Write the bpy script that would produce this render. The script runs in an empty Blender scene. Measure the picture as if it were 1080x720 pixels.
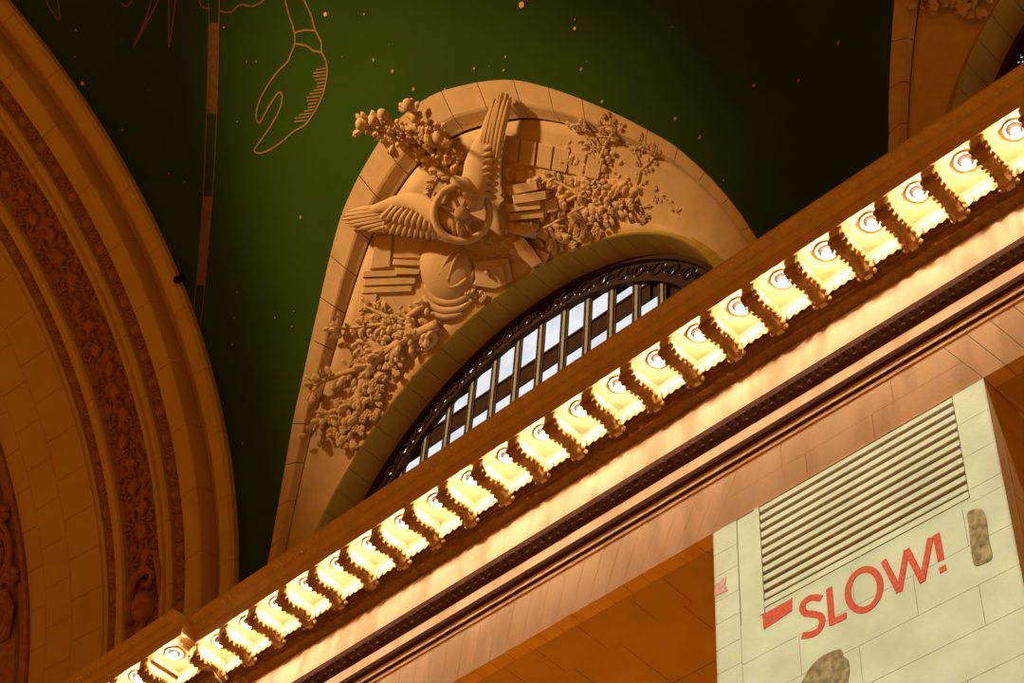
import bpy, math, random
import numpy as np
from mathutils import Matrix, Vector
from mathutils.bvhtree import BVHTree

random.seed(7)
SC = bpy.context.scene
COL = SC.collection

# ------------------------------------------------------------------ camera
# world: X along the hall (right), Y towards the side wall, Z up; the eye is the origin
RC = ((0.72087, 0.69041, 0.06066), (-0.4939, 0.57314, -0.6539), (-0.48623, 0.44141, 0.75415))
FPX = 1951.73
cam = bpy.data.cameras.new('camera')
cam.sensor_width = 36.0
cam.lens = FPX / 1080 * 36
cam.clip_end = 500
camo = bpy.data.objects.new('camera', cam)
COL.objects.link(camo)
camo.matrix_world = Matrix(((RC[0][0], -RC[1][0], -RC[2][0], 0), (RC[0][1], -RC[1][1], -RC[2][1], 0),
                            (RC[0][2], -RC[1][2], -RC[2][2], 0), (0, 0, 0, 1)))
SC.camera = camo

# ------------------------------------------------------------------ light
SC.view_settings.view_transform = 'Standard'
SC.view_settings.look = 'None'
SC.view_settings.gamma = 1
SC.view_settings.exposure = 0
SC.view_settings.use_curve_mapping = False
w = bpy.data.worlds.new('hall_glow')
SC.world = w
w.use_nodes = True
bg = w.node_tree.nodes['Background']
bg.inputs[0].default_value = (0.36, 0.118, 0.006, 1)
bg.inputs[1].default_value = 1.0


def spot(name, loc, aim, power, color, angle, blend, size):
    l = bpy.data.lights.new(name, 'SPOT')
    l.energy = power
    l.color = color
    l.spot_size = math.radians(angle)
    l.spot_blend = blend
    l.shadow_soft_size = size
    o = bpy.data.objects.new(name, l)
    COL.objects.link(o)
    o.location = loc
    o.rotation_euler = (Vector(aim) - Vector(loc)).to_track_quat('-Z', 'Y').to_euler()
    return o


# floodlight on the opposite cornice, aimed at the lunette
spot('flood_lamp', (-28.0, -7.0, 44.3), (-23.2, 17.6, 38.4), 39500, (1.0, 0.67, 0.40), 36, 1.0, 0.9)
# unseen warm fill added behind the left opening to brighten its soffit
gl = bpy.data.lights.new('soffit_fill', 'POINT')
gl.energy = 420
gl.color = (1.0, 0.36, 0.02)
gl.shadow_soft_size = 0.4
glo = bpy.data.objects.new('soffit_fill', gl)
COL.objects.link(glo)
glo.location = (-21.5, 22.5, 15.0)
# projector on the opposite gallery, its gate masked to the face of the pier
pj = spot('projector_lamp', (-12.18, -16, 20), (-12.18, 18.8, 20), 62000, (0.54, 0.84, 1.0), 60, 0.05, 0.05)
pj.data.use_nodes = True
nt = pj.data.node_tree
em = nt.nodes['Emission']
tc = nt.nodes.new('ShaderNodeTexCoord')
sx = nt.nodes.new('ShaderNodeSeparateXYZ')
nt.links.new(tc.outputs['Normal'], sx.inputs[0])


def mth(op, a, b=None, tree=None):
    n = (tree or nt).nodes.new('ShaderNodeMath')
    n.operation = op
    for i, v in enumerate((a, b)):
        if v is None:
            continue
        if isinstance(v, (int, float)):
            n.inputs[i].default_value = v
        else:
            (tree or nt).links.new(v, n.inputs[i])
    return n.outputs[0]


az = mth('ABSOLUTE', sx.outputs[2])
ax = mth('ABSOLUTE', mth('DIVIDE', sx.outputs[0], az))
ay = mth('DIVIDE', sx.outputs[1], az)
nt.links.new(mth('MULTIPLY', mth('LESS_THAN', ax, 2.83 / 34.82), mth('LESS_THAN', ay, 2.65 / 34.82)), em.inputs['Strength'])


# ------------------------------------------------------------------ materials
def material(name, col, rough=0.75, var=0.12, scale=3.0, bump=0.15, bscale=None, metal=0.0, detail=6, stain=None):
    m = bpy.data.materials.new(name)
    m.use_nodes = True
    t = m.node_tree
    b = t.nodes['Principled BSDF']
    b.inputs['Roughness'].default_value = rough
    b.inputs['Metallic'].default_value = metal
    b.inputs['Specular IOR Level'].default_value = 0.5 if metal else 0.08
    co = t.nodes.new('ShaderNodeNewGeometry')
    no = t.nodes.new('ShaderNodeTexNoise')
    no.inputs['Scale'].default_value = scale
    no.inputs['Detail'].default_value = detail
    t.links.new(co.outputs['Position'], no.inputs['Vector'])
    rp = t.nodes.new('ShaderNodeValToRGB')
    rp.color_ramp.elements[0].position = 0.3
    rp.color_ramp.elements[1].position = 0.7
    rp.color_ramp.elements[0].color = tuple(max(0, c * (1 - var)) for c in col) + (1,)
    rp.color_ramp.elements[1].color = tuple(min(1, c * (1 + var)) for c in col) + (1,)
    t.links.new(no.outputs['Fac'], rp.inputs[0])
    src = rp.outputs[0]
    if stain:
        vo = t.nodes.new('ShaderNodeTexNoise')
        vo.inputs['Scale'].default_value = stain[0]
        vo.inputs['Detail'].default_value = 8
        mp = t.nodes.new('ShaderNodeMapping')
        mp.inputs['Scale'].default_value = stain[2]
        t.links.new(co.outputs['Position'], mp.inputs[0])
        t.links.new(mp.outputs[0], vo.inputs['Vector'])
        r2 = t.nodes.new('ShaderNodeValToRGB')
        r2.color_ramp.elements[0].position = 0.46
        r2.color_ramp.elements[1].position = 0.6
        t.links.new(vo.outputs['Fac'], r2.inputs[0])
        mx = t.nodes.new('ShaderNodeMixRGB')
        t.links.new(r2.outputs[0], mx.inputs[0])
        t.links.new(src, mx.inputs[1])
        mx.inputs[2].default_value = stain[1] + (1,)
        src = mx.outputs[0]
    t.links.new(src, b.inputs['Base Color'])
    if bump:
        n2 = t.nodes.new('ShaderNodeTexNoise')
        n2.inputs['Scale'].default_value = bscale or scale * 6
        n2.inputs['Detail'].default_value = 5
        t.links.new(co.outputs['Position'], n2.inputs['Vector'])
        bp = t.nodes.new('ShaderNodeBump')
        bp.inputs['Strength'].default_value = bump
        bp.inputs['Distance'].default_value = 0.05
        t.links.new(n2.outputs['Fac'], bp.inputs['Height'])
        t.links.new(bp.outputs[0], b.inputs['Normal'])
    return m


def glow(name, col, strength):
    m = bpy.data.materials.new(name)
    m.use_nodes = True
    t = m.node_tree
    t.nodes.remove(t.nodes['Principled BSDF'])
    e = t.nodes.new('ShaderNodeEmission')
    e.inputs[0].default_value = col + (1,)
    e.inputs[1].default_value = strength
    t.links.new(e.outputs[0], t.nodes['Material Output'].inputs[0])
    return m, t, e


STONE = material('buff_stone', (0.60, 0.40, 0.15), 0.8, 0.10, 0.8, 0.12, 14)
PLASTER = material('carved_plaster', (0.60, 0.40, 0.16), 0.8, 0.08, 2.0, 0.15, 18)
ARCHST = material('arch_stone', (0.58, 0.40, 0.15), 0.8, 0.07, 0.7, 0.12, 12)
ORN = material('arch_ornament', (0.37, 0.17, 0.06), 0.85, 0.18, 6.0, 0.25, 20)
CORN = material('cornice_stone', (0.60, 0.40, 0.18), 0.8, 0.12, 4.0, 0.15, 20)
VEIN = material('veined_stone', (0.84, 0.58, 0.31), 0.75, 0.08, 0.6, 0.1, 14,
                stain=(1.1, (0.73, 0.48, 0.24), (1.6, 1.0, 0.45)))
PIERST = material('pier_stone', (0.62, 0.47, 0.22), 0.8, 0.10, 1.3, 0.12, 18)
GREEN = material('green_ceiling_paint', (0.023, 0.055, 0.0004), 0.9, 0.12, 0.35, 0.05, 20)
GOLD = material('gold_paint', (0.25, 0.13, 0.03), 0.7, 0.15, 8.0, 0)
GOLDF = material('faded_gold_paint', (0.19, 0.095, 0.02), 0.8, 0.15, 8.0, 0)
STARM = material('star_gilding', (0.30, 0.22, 0.08), 0.5, 0.1, 8.0, 0)
STARO = material('orange_star_gilding', (0.8, 0.42, 0.08), 0.5, 0.1, 8.0, 0)
BRONZE = material('dark_bronze', (0.045, 0.021, 0.006), 0.6, 0.25, 6.0, 0.1, 30, 0.0)
BRONZEL = material('mullion_bronze', (0.07, 0.05, 0.02), 0.6, 0.2, 6.0, 0.1, 30, 0.0)
BLACK = material('black_metal', (0.008, 0.007, 0.006), 0.5, 0.1, 5.0, 0)
RED = material('projected_red', (0.62, 0.075, 0.03), 0.8, 0.22, 16.0, 0.05, 30)  # red projector light, given as surface colour
REDF = material('projected_faint_red', (0.62, 0.25, 0.14), 0.8, 0.22, 16.0, 0.05, 30)  # fainter red of the projection, likewise put into the colour
PATCH = material('projected_brown', (0.30, 0.165, 0.055), 0.9, 0.55, 9.0, 0.1, 30)  # brown parts of the projected picture, painted as colour
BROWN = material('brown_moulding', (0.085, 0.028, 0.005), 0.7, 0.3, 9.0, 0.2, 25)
BRACK = material('bracket_stone_shaded', (0.36, 0.19, 0.045), 0.8, 0.3, 9.0, 0.3, 25)  # darker copy of the cornice stone; shade under the brackets is in the colour
PALE = material('mullion_daylight', (0.34, 0.33, 0.26), 0.6, 0.1, 5.0, 0)  # pale colour stands for daylight on the mullion sides
BED = material('bed_mould_shaded', (0.22, 0.10, 0.02), 0.8, 0.3, 9.0, 0.2, 25)  # stone the bulbs do not reach, its shade painted into the colour
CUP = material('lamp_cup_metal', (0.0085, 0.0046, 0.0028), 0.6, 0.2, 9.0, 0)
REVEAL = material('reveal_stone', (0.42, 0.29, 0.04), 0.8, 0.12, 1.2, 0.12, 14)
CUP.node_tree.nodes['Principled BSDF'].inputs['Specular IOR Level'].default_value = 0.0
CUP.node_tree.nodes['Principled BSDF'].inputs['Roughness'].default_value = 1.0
FRIEZE = material('frieze_stone', (0.66, 0.45, 0.24), 0.8, 0.14, 1.0, 0.1, 14, stain=(0.9, (0.45, 0.29, 0.14), (1.6, 1.0, 0.45)))
GROUT = material('joint_mortar', (0.22, 0.13, 0.07), 0.95, 0.2, 5.0, 0)
BULB, _, _ = glow('bulb_glow', (1.0, 0.84, 0.70), 560)
PANE, pt, pe = glow('daylit_glass', (0.80, 0.87, 1.0), 0.95)
_g = pt.nodes.new('ShaderNodeNewGeometry')
_n = pt.nodes.new('ShaderNodeTexNoise')
_n.inputs['Scale'].default_value = 1.3
pt.links.new(_g.outputs['Position'], _n.inputs['Vector'])
_r = pt.nodes.new('ShaderNodeValToRGB')
_r.color_ramp.elements[0].color = (0.76, 0.81, 0.88, 1)
_r.color_ramp.elements[1].color = (0.90, 0.92, 0.95, 1)
_r.color_ramp.elements[0].position = 0.35
_r.color_ramp.elements[1].position = 0.6
pt.links.new(_n.outputs['Fac'], _r.inputs[0])
pt.links.new(_r.outputs[0], pe.inputs[0])


# ------------------------------------------------------------------ helpers
def mesh(name, v, f, smooth=False):
    me = bpy.data.meshes.new(name)
    me.from_pydata([tuple(map(float, p)) for p in v], [], f)
    if smooth:
        me.polygons.foreach_set('use_smooth', [True] * len(me.polygons))
    return me


def obj(name, me, mat, parent=None, M=None):
    if mat is not None and not me.materials:
        me.materials.append(mat)
    o = bpy.data.objects.new(name, me)
    COL.objects.link(o)
    if parent is not None:
        o.parent = parent
        o.matrix_parent_inverse = Matrix.Translation(-parent.location) if parent.get('_root') else Matrix.Identity(4)
    if M is not None:
        o.matrix_basis = M
    return o


def sub(name, me, mat, parent):
    """sub-part that shares the placement of its (instanced) part"""
    if mat is not None and not me.materials:
        me.materials.append(mat)
    o = bpy.data.objects.new(name, me)
    COL.objects.link(o)
    o.parent = parent
    return o


def tag(o, label, cat=None, group=None, kind=None):
    o['label'] = label
    if cat:
        o['category'] = cat
    if group:
        o['group'] = group
    if kind:
        o['kind'] = kind
    return o


def root(name, loc, label, cat=None, group=None, kind=None):
    o = bpy.data.objects.new(name, None)
    o.empty_display_size = 0.1
    COL.objects.link(o)
    o.location = loc
    o['_root'] = 1
    return tag(o, label, cat, group, kind)


class MB:
    def __init__(s):
        s.v, s.f = [], []

    def add(s, v, f):
        n = len(s.v)
        s.v += [tuple(p) for p in v]
        s.f += [tuple(i + n for i in q) for q in f]
        return s

    def box(s, x0, x1, y0, y1, z0, z1):
        v = [(x, y, z) for x in (x0, x1) for y in (y0, y1) for z in (z0, z1)]
        return s.add(v, [(0, 1, 3, 2), (4, 6, 7, 5), (0, 4, 5, 1), (2, 3, 7, 6), (0, 2, 6, 4), (1, 5, 7, 3)])

    def prism_x(s, poly, x0, x1):
        n = len(poly)
        v = [(x0, y, z) for y, z in poly] + [(x1, y, z) for y, z in poly]
        return s.add(v, [(i, (i + 1) % n, n + (i + 1) % n, n + i) for i in range(n)] + [tuple(range(n)), tuple(range(2 * n - 1, n - 1, -1))])

    def prism_y(s, poly, y0, y1):
        n = len(poly)
        v = [(x, y0, z) for x, z in poly] + [(x, y1, z) for x, z in poly]
        return s.add(v, [(i, (i + 1) % n, n + (i + 1) % n, n + i) for i in range(n)] + [tuple(range(n)), tuple(range(2 * n - 1, n - 1, -1))])

    def grid(s, rows, close=False):
        """rows: list of equal-length point lists"""
        m = len(rows[0])
        v = [p for r in rows for p in r]
        f = []
        for i in range(len(rows) - 1):
            for j in range(m - 1 + (1 if close else 0)):
                k = (j + 1) % m
                f.append((i * m + j, i * m + k, (i + 1) * m + k, (i + 1) * m + j))
        return s.add(v, f)

    def tube(s, pts, rads, n=8, cap=True, flat=None):
        """tube along pts; flat=(normal, factor) squashes it along a direction"""
        pts = [Vector(p) for p in pts]
        rows = []
        for i, p in enumerate(pts):
            d = (pts[min(i + 1, len(pts) - 1)] - pts[max(i - 1, 0)]).normalized()
            up = Vector(flat[0]) if flat else (Vector((0, 0, 1)) if abs(d.z) < 0.9 else Vector((1, 0, 0)))
            a = d.cross(up).normalized()
            b = a.cross(d).normalized()
            r = rads[i] if hasattr(rads, '__len__') else rads
            k = flat[1] if flat else 1.0
            rows.append([p + a * (r * math.cos(t)) + b * (r * k * math.sin(t)) for t in [2 * math.pi * j / n for j in range(n)]])
        b0 = len(s.v)
        s.grid(rows, True)
        if cap:
            s.f.append(tuple(b0 + j for j in range(n))[::-1])
            s.f.append(tuple(b0 + (len(rows) - 1) * n + j for j in range(n)))
        return s

    def ball(s, c, rx, ry=None, rz=None, nu=10, nv=6, z0=-1.0):
        ry = ry or rx
        rz = rz or rx
        rows = []
        t0 = math.asin(max(-1, z0))
        for i in range(nv + 1):
            t = t0 + (math.pi / 2 - t0) * i / nv
            rows.append([(c[0] + rx * math.cos(t) * math.cos(a), c[1] + ry * math.cos(t) * math.sin(a), c[2] + rz * math.sin(t))
                         for a in [2 * math.pi * j / nu for j in range(nu)]])
        return s.grid(rows, True)

    def torus(s, c, R, r, nu=24, nv=8, ex=Vector((1, 0, 0)), ey=Vector((0, 1, 0)), sy=1.0):
        ez = ex.cross(ey)
        rows = []
        for i in range(nu + 1):
            a = 2 * math.pi * i / nu
            d = ex * math.cos(a) + ey * (math.sin(a) * sy)
            dn = d.normalized()
            rows.append([Vector(c) + d * R + dn * (r * math.cos(t)) + ez * (r * math.sin(t)) for t in [2 * math.pi * j / nv for j in range(nv)]])
        return s.grid(rows, True)

    def me(s, name, smooth=False):
        return mesh(name, s.v, s.f, smooth)


def ray(u, v):
    """direction from the eye point through a surveyed image point (1080 x 720)"""
    a, b = (u - 540) / FPX, (v - 360) / FPX
    return Vector([a * RC[0][i] + b * RC[1][i] + RC[2][i] for i in range(3)]).normalized()


def on_wall(u, v, y):
    r = ray(u, v)
    return r * (y / r.y)


# ------------------------------------------------------------------ vault geometry
YC, ZC, RV = 1.4357, 28.668, 19.086
XE = -32.05                      # where the painted vault meets the end arch
XL = (-22.75, -3.04)             # lunette centres
YW = 20.5                        # plane of the window openings
RW, ZW = 7.0, 30.4               # window arch radius and centre height


def vault(x, th, inset=0.0):
    r = RV - inset
    return (x, YC + r * math.cos(th), ZC + r * math.sin(th))


def on_vault(u, v, inset=0.0):
    r = ray(u, v)
    R_ = RV - inset
    a = r.y * r.y + r.z * r.z
    b = -(r.y * YC + r.z * ZC)
    c = YC * YC + ZC * ZC - R_ * R_
    return r * ((-b + math.sqrt(b * b - a * c)) / a)


LT = [(0, 39.2), (0.9, 38.95), (1.7, 38.1), (2.5, 36.95), (3.2, 35.6), (3.8, 33.9), (4.5, 31.55), (5.5, 27.7), (6.2, 24.6),
      (6.65, 22.5), (6.96, 20.6), (7.4, 17.5), (7.78, 14.2), (7.97, 12.1), (8.15, 10), (8.38, 5), (8.45, 0), (8.45, -6)]
# smooth outline, symmetric, resampled by arc length
_full = [(-a, b) for a, b in LT[:0:-1]] + LT
_d = []
for i in range(len(_full) - 1):
    p0 = _full[max(i - 1, 0)]
    p1, p2 = _full[i], _full[i + 1]
    p3 = _full[min(i + 2, len(_full) - 1)]
    for k in range(10):
        t = k / 10
        _d.append([0.5 * (2 * p1[j] + (p2[j] - p0[j]) * t + (2 * p0[j] - 5 * p1[j] + 4 * p2[j] - p3[j]) * t * t + (3 * p1[j] - p0[j] - 3 * p2[j] + p3[j]) * t ** 3) for j in (0, 1)])
_d.append(list(_full[-1]))
_d = np.array(_d)
_s = np.concatenate([[0], np.cumsum(np.hypot(np.diff(_d[:, 0]), np.diff(np.radians(_d[:, 1])) * RV))])
_s = _s / _s[-1] * 2 - 1


def lun_out(u):
    return float(np.interp(u, _s, _d[:, 0])), math.radians(float(np.interp(u, _s, _d[:, 1])))


def lun_pt(u, wv, xc):
    dx, th = lun_out(u)
    V = np.array(vault(xc + dx, th))
    a = math.pi / 2 * u
    W = np.array((xc + RW * math.sin(a), YW, ZW + RW * math.cos(a)))
    return V * (1 - wv) + W * wv


def lun(u, wv, h, xc):
    u = max(-0.999, min(0.999, u))
    e = 0.004
    p = lun_pt(u, wv, xc)
    a = lun_pt(u + e, wv, xc) - lun_pt(u - e, wv, xc)
    b = lun_pt(u, 1.0, xc) - lun_pt(u, 0.0, xc)
    n = np.cross(a, b)
    n /= np.linalg.norm(n)
    if n @ (np.array((xc, 2.0, 28.0)) - p) < 0:
        n = -n
    return Vector(p + n * h)


# ---- ceiling: green barrel vault with an opening at each lunette
def theta_min(x):
    for xc in XL:
        dx = abs(x - xc)
        if dx < 8.45:
            h = _d[len(_d) // 2:]
            return math.radians(float(np.interp(dx, h[:, 0], h[:, 1])))
    return math.radians(-6)


xs = set(np.round(np.arange(XE - 0.02, 14.2, 0.4), 3))
for xc in XL:
    for k in range(-400, 401):
        xs.add(round(xc + lun_out(k / 400)[0], 3))
    xs.add(round(xc + 8.46, 3))
    xs.add(round(xc - 8.46, 3))
xs = sorted(xs)
TH1, TM = math.radians(150), math.radians(41)
cv, cid, cf_ = [], [], []
for x in xs:
    t0 = theta_min(x)
    ths = [math.radians(g_) for g_ in range(-6, 41)] + [TM + (TH1 - TM) * (k / 70) for k in range(71)]
    ids = []
    for i, th in enumerate(ths):
        if ids and ths[i] <= t0 + 1e-5:
            ids.append(ids[-1])
            continue
        cv.append(vault(x, max(t0, th)))
        ids.append(len(cv) - 1)
    cid.append(ids)
for A_, B_ in zip(cid[:-1], cid[1:]):
    for i in range(len(A_) - 1):
        q = []
        for v_ in (A_[i], A_[i + 1], B_[i + 1], B_[i]):
            if v_ not in q:
                q.append(v_)
        if len(q) > 2:
            cf_.append(tuple(q[::-1]))
ceil_me = mesh('ceiling', cv, cf_, True)
ceil_me.normals_split_custom_set_from_vertices([Vector((0, YC - v.co.y, ZC - v.co.z)).normalized() for v in ceil_me.vertices])
ceiling = tag(obj('ceiling', ceil_me, GREEN), 'dark green painted barrel vault ceiling with gold stars', kind='structure')

# ---- painted stars and constellation figures
star_me = {}


def star(px, py, r, m=STARM):
    P = on_vault(px, py, 0.02)
    n = Vector((0, YC - P.y, ZC - P.z)).normalized()
    q = n.to_track_quat('Z', 'Y').to_matrix().to_4x4()
    if m.name not in star_me:
        v = [(0, 0, 0.02)] + [(math.cos(a), math.sin(a), 0) for a in [2 * math.pi * k / 8 for k in range(8)]]
        star_me[m.name] = mesh('star', v, [(0, k + 1, (k + 1) % 8 + 1) for k in range(8)])
    obj('star', star_me[m.name], m, ceiling, Matrix.Translation(P) @ q @ Matrix.Scale(r * 0.85, 4))


for a in [(550, 5, .1, STARO), (606, 30, .055, STARO), (87, 88, .075, STARO), (80, 32, .05), (79, 60, .045), (129, 137, .045), (236, 29, .045),
          (343, 15, .07, STARO), (260, 65, .03), (270, 65, .03), (250, 128, .03), (178, 183, .04), (195, 192, .03), (317, 229, .06), (394, 63, .05),
          (414, 75, .055), (436, 94, .06), (500, 72, .045), (533, 60, .04), (531, 74, .045), (613, 73, .055), (606, 21, .035), (635, 107, .055),
          (712, 125, .06), (738, 145, .05), (795, 90, .06), (763, 190, .03), (884, 45, .06), (842, 85, .055), (384, 15, .04), (247, 335, .035),
          (245, 363, .035), (256, 467, .035), (469, 94, .035), (250, 308, .03), (290, 335, .03), (310, 328, .03), (308, 344, .03), (361, 60, .025)]:
    star(*a)
for k in range(50):
    px, py = random.uniform(60, 1000), random.uniform(-260, 300)
    if py < 0 or (py < 90 and px < 930) or 120 < px < 290 or 800 < px < 930:
        star(px, py, random.uniform(.012, .022))


def ribbon(pts, width, ins=0.015):
    """painted line on the vault through surveyed points"""
    P = [on_vault(*q, inset=ins) for q in pts]
    rows = []
    for i, p in enumerate(P):
        d = (P[min(i + 1, len(P) - 1)] - P[max(i - 1, 0)]).normalized()
        n = Vector((0, YC - p.y, ZC - p.z)).normalized()
        s = d.cross(n).normalized() * width / 2
        rows.append([p - s, p + s])
    return rows


def smooth_px(pts, n=4):
    out = []
    for i in range(len(pts) - 1):
        p0, p1, p2, p3 = pts[max(i - 1, 0)], pts[i], pts[i + 1], pts[min(i + 2, len(pts) - 1)]
        for k in range(n):
            t = k / n
            out.append(tuple(0.5 * (2 * p1[j] + (p2[j] - p0[j]) * t + (2 * p0[j] - 5 * p1[j] + 4 * p2[j] - p3[j]) * t * t + (3 * p1[j] - p0[j] - 3 * p2[j] + p3[j]) * t ** 3) for j in (0, 1)))
    out.append(pts[-1])
    return out


T3 = lambda L: [(x / 3, y / 3) for x, y in L]
claw = [[(790, -250), (850, -170), (885, -90), (898, -30), (902, 0), (915, 50), (930, 95), (932, 140), (918, 175), (910, 195), (880, 225), (850, 265), (825, 310), (812, 350), (812, 380), (822, 388),
         (835, 365), (855, 330), (875, 300), (888, 292), (893, 310), (885, 345), (865, 385), (835, 430), (812, 462), (805, 478), (820, 484), (850, 475),
         (890, 450), (930, 415), (965, 395), (990, 360), (1010, 325), (1025, 285), (1035, 230), (1030, 190), (1018, 165), (1015, 130), (997, 95), (985, 50), (962, 0), (955, -30), (935, -110), (890, -210), (815, -290)],
        [(930, 105), (960, 96), (997, 97)], [(932, 138), (970, 145), (990, 160), (1018, 165)]]
mb = MB()
for c in claw:
    mb.grid(ribbon(smooth_px(T3(c)), 0.055))
for k in range(16):
    y = 215 + k * 11
    xr = 1034 - max(0, (y - 235)) ** 1.5 * 0.036
    mb.grid(ribbon(T3([(xr, y), (xr - 34 - 10 * math.sin(k), y + 5)]), 0.04))
obj('painted_claw', mb.me('painted_claw'), GOLD, ceiling)['label'] = 'gold outline of a crab claw on green ceiling'
mb = MB()
for c in [[(560 + 260 * math.cos(k_ * math.pi / 12), -250 + 190 * math.sin(k_ * math.pi / 12)) for k_ in range(25)], [(640, -30), (632, 0), (640, 20), (660, 28)], [(695, 35), (730, 38), (760, 15), (800, 20), (835, 0), (845, -20)],
          [(520, -70), (500, 0), (470, 60), (445, 110), (420, 152), (440, 110), (462, 60), (478, 0), (495, -75)], [(540, -65), (535, 0), (535, 60), (535, 152), (545, 80), (556, 0), (565, -62)],
          [(383, 10), (400, 20), (420, 0)], [(140, -20), (155, 20), (188, 62), (183, 0)]]:
    mb.grid(ribbon(smooth_px(T3(c)), 0.055))
obj('painted_legs', mb.me('painted_legs'), GOLDF, ceiling)['label'] = 'faded gold outlines of crab legs at top left'
bl = [(218, -220), (218.6, -100), (219.5, -12), (220.5, 24), (217.9, 120), (214.3, 207), (207, 300.5), (202, 345), (199, 372)]
br = [(233.5, -220), (232.5, -100), (231.5, -12), (231, 24), (228.7, 120), (224, 207), (216, 300.5), (211, 345), (208, 372)]
mb = MB()
mb.grid(ribbon(smooth_px(bl), 0.04)).grid(ribbon(smooth_px(br), 0.04))
obj('painted_band_edge', mb.me('painted_band_edge'), GOLDF, ceiling)
for a, b in ((0, 1), (3, 4), (5, 6)):
    rows = []
    for k in range(9):
        t = k / 8
        L = [bl[a][j] * (1 - t) + bl[b][j] * t for j in (0, 1)]
        R_ = [br[a][j] * (1 - t) + br[b][j] * t for j in (0, 1)]
        rows.append([on_vault(*L, inset=0.015), on_vault(*R_, inset=0.015)])
    obj('painted_band_segment', MB().grid(rows).me('band'), GOLDF, ceiling)


# ------------------------------------------------------------------ lunettes (surround, panel, window)
def lunette(idx, xc, label, full=True):
    L = root('trim_%d' % idx, (xc, YW, ZW), label, kind='structure')
    prof = [(0, -0.30), (0.0, 0.03), (0.135, 0.05), (0.15, 0.035), (0.175, -0.02), (0.205, -0.085), (0.222, -0.11), (0.222, -0.34)]
    N = 30
    for i in range(N):
        ua, ub = -0.93 + 1.86 * i / N + 0.0007, -0.93 + 1.86 * (i + 1) / N - 0.0007
        m = MB()
        rws = [[lun(ua + (ub - ua) * k / 3, q, h, xc) for q, h in prof] for k in range(4)]
        m.grid(rws)
        m.f.append(tuple(range(len(prof))))
        m.f.append(tuple(range(3 * len(prof), 4 * len(prof)))[::-1])
        obj('border_stone', m.me('border_stone'), PLASTER, L)
    n = 120
    back = [[lun(-0.99 + 1.98 * i / n, 0.0 + 0.3 * j / 3, -0.3, xc) for j in range(4)] for i in range(n + 1)]
    obj('joint_backing', MB().grid(back).me('backing', True), GROUT, L)
    pan = [[lun(-0.97 + 1.94 * i / n, 0.236 + 0.764 * j / 10, -0.13 if j else -0.32, xc) for j in range(11)] for i in range(n + 1)]
    pan = [[r[0]] + [lun(-0.97 + 1.94 * i / n, 0.236, -0.13, xc)] + r[1:] for i, r in enumerate(pan)]
    obj('panel', MB().grid(pan).me('panel', True), PLASTER, L)
    rim = [[lun(-0.97 + 1.94 * i / n, q, h, xc) for q, h in ((0.90, -0.14), (0.915, -0.085), (0.985, -0.07), (1.0, -0.10))] for i in range(n + 1)]
    obj('arch_rim', MB().grid(rim).me('rim', True), PLASTER, L)
    # reveal voussoirs
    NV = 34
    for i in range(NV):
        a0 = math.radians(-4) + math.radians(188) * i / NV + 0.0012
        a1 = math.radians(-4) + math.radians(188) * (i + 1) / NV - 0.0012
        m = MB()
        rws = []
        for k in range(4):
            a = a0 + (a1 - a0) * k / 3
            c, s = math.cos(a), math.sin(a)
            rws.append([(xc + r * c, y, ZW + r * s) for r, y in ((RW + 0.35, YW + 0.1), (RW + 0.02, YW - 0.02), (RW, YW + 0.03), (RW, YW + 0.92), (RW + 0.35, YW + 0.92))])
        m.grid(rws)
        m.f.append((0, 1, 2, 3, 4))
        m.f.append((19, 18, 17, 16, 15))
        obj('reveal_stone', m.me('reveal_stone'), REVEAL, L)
    bk = [[(xc + (RW + 0.03) * math.cos(a), y, ZW + (RW + 0.03) * math.sin(a)) for y in (YW + 0.02, YW + 0.95)] for a in [math.pi * k / 80 for k in range(81)]]
    obj('reveal_backing', MB().grid(bk).me('reveal_backing'), GROUT, L)
    return L


lunette(1, XL[0], 'buff stone lunette surround with carved panel around the arched window')
lunette(2, XL[1], 'partly seen stone lunette surround at the top right corner')


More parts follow.
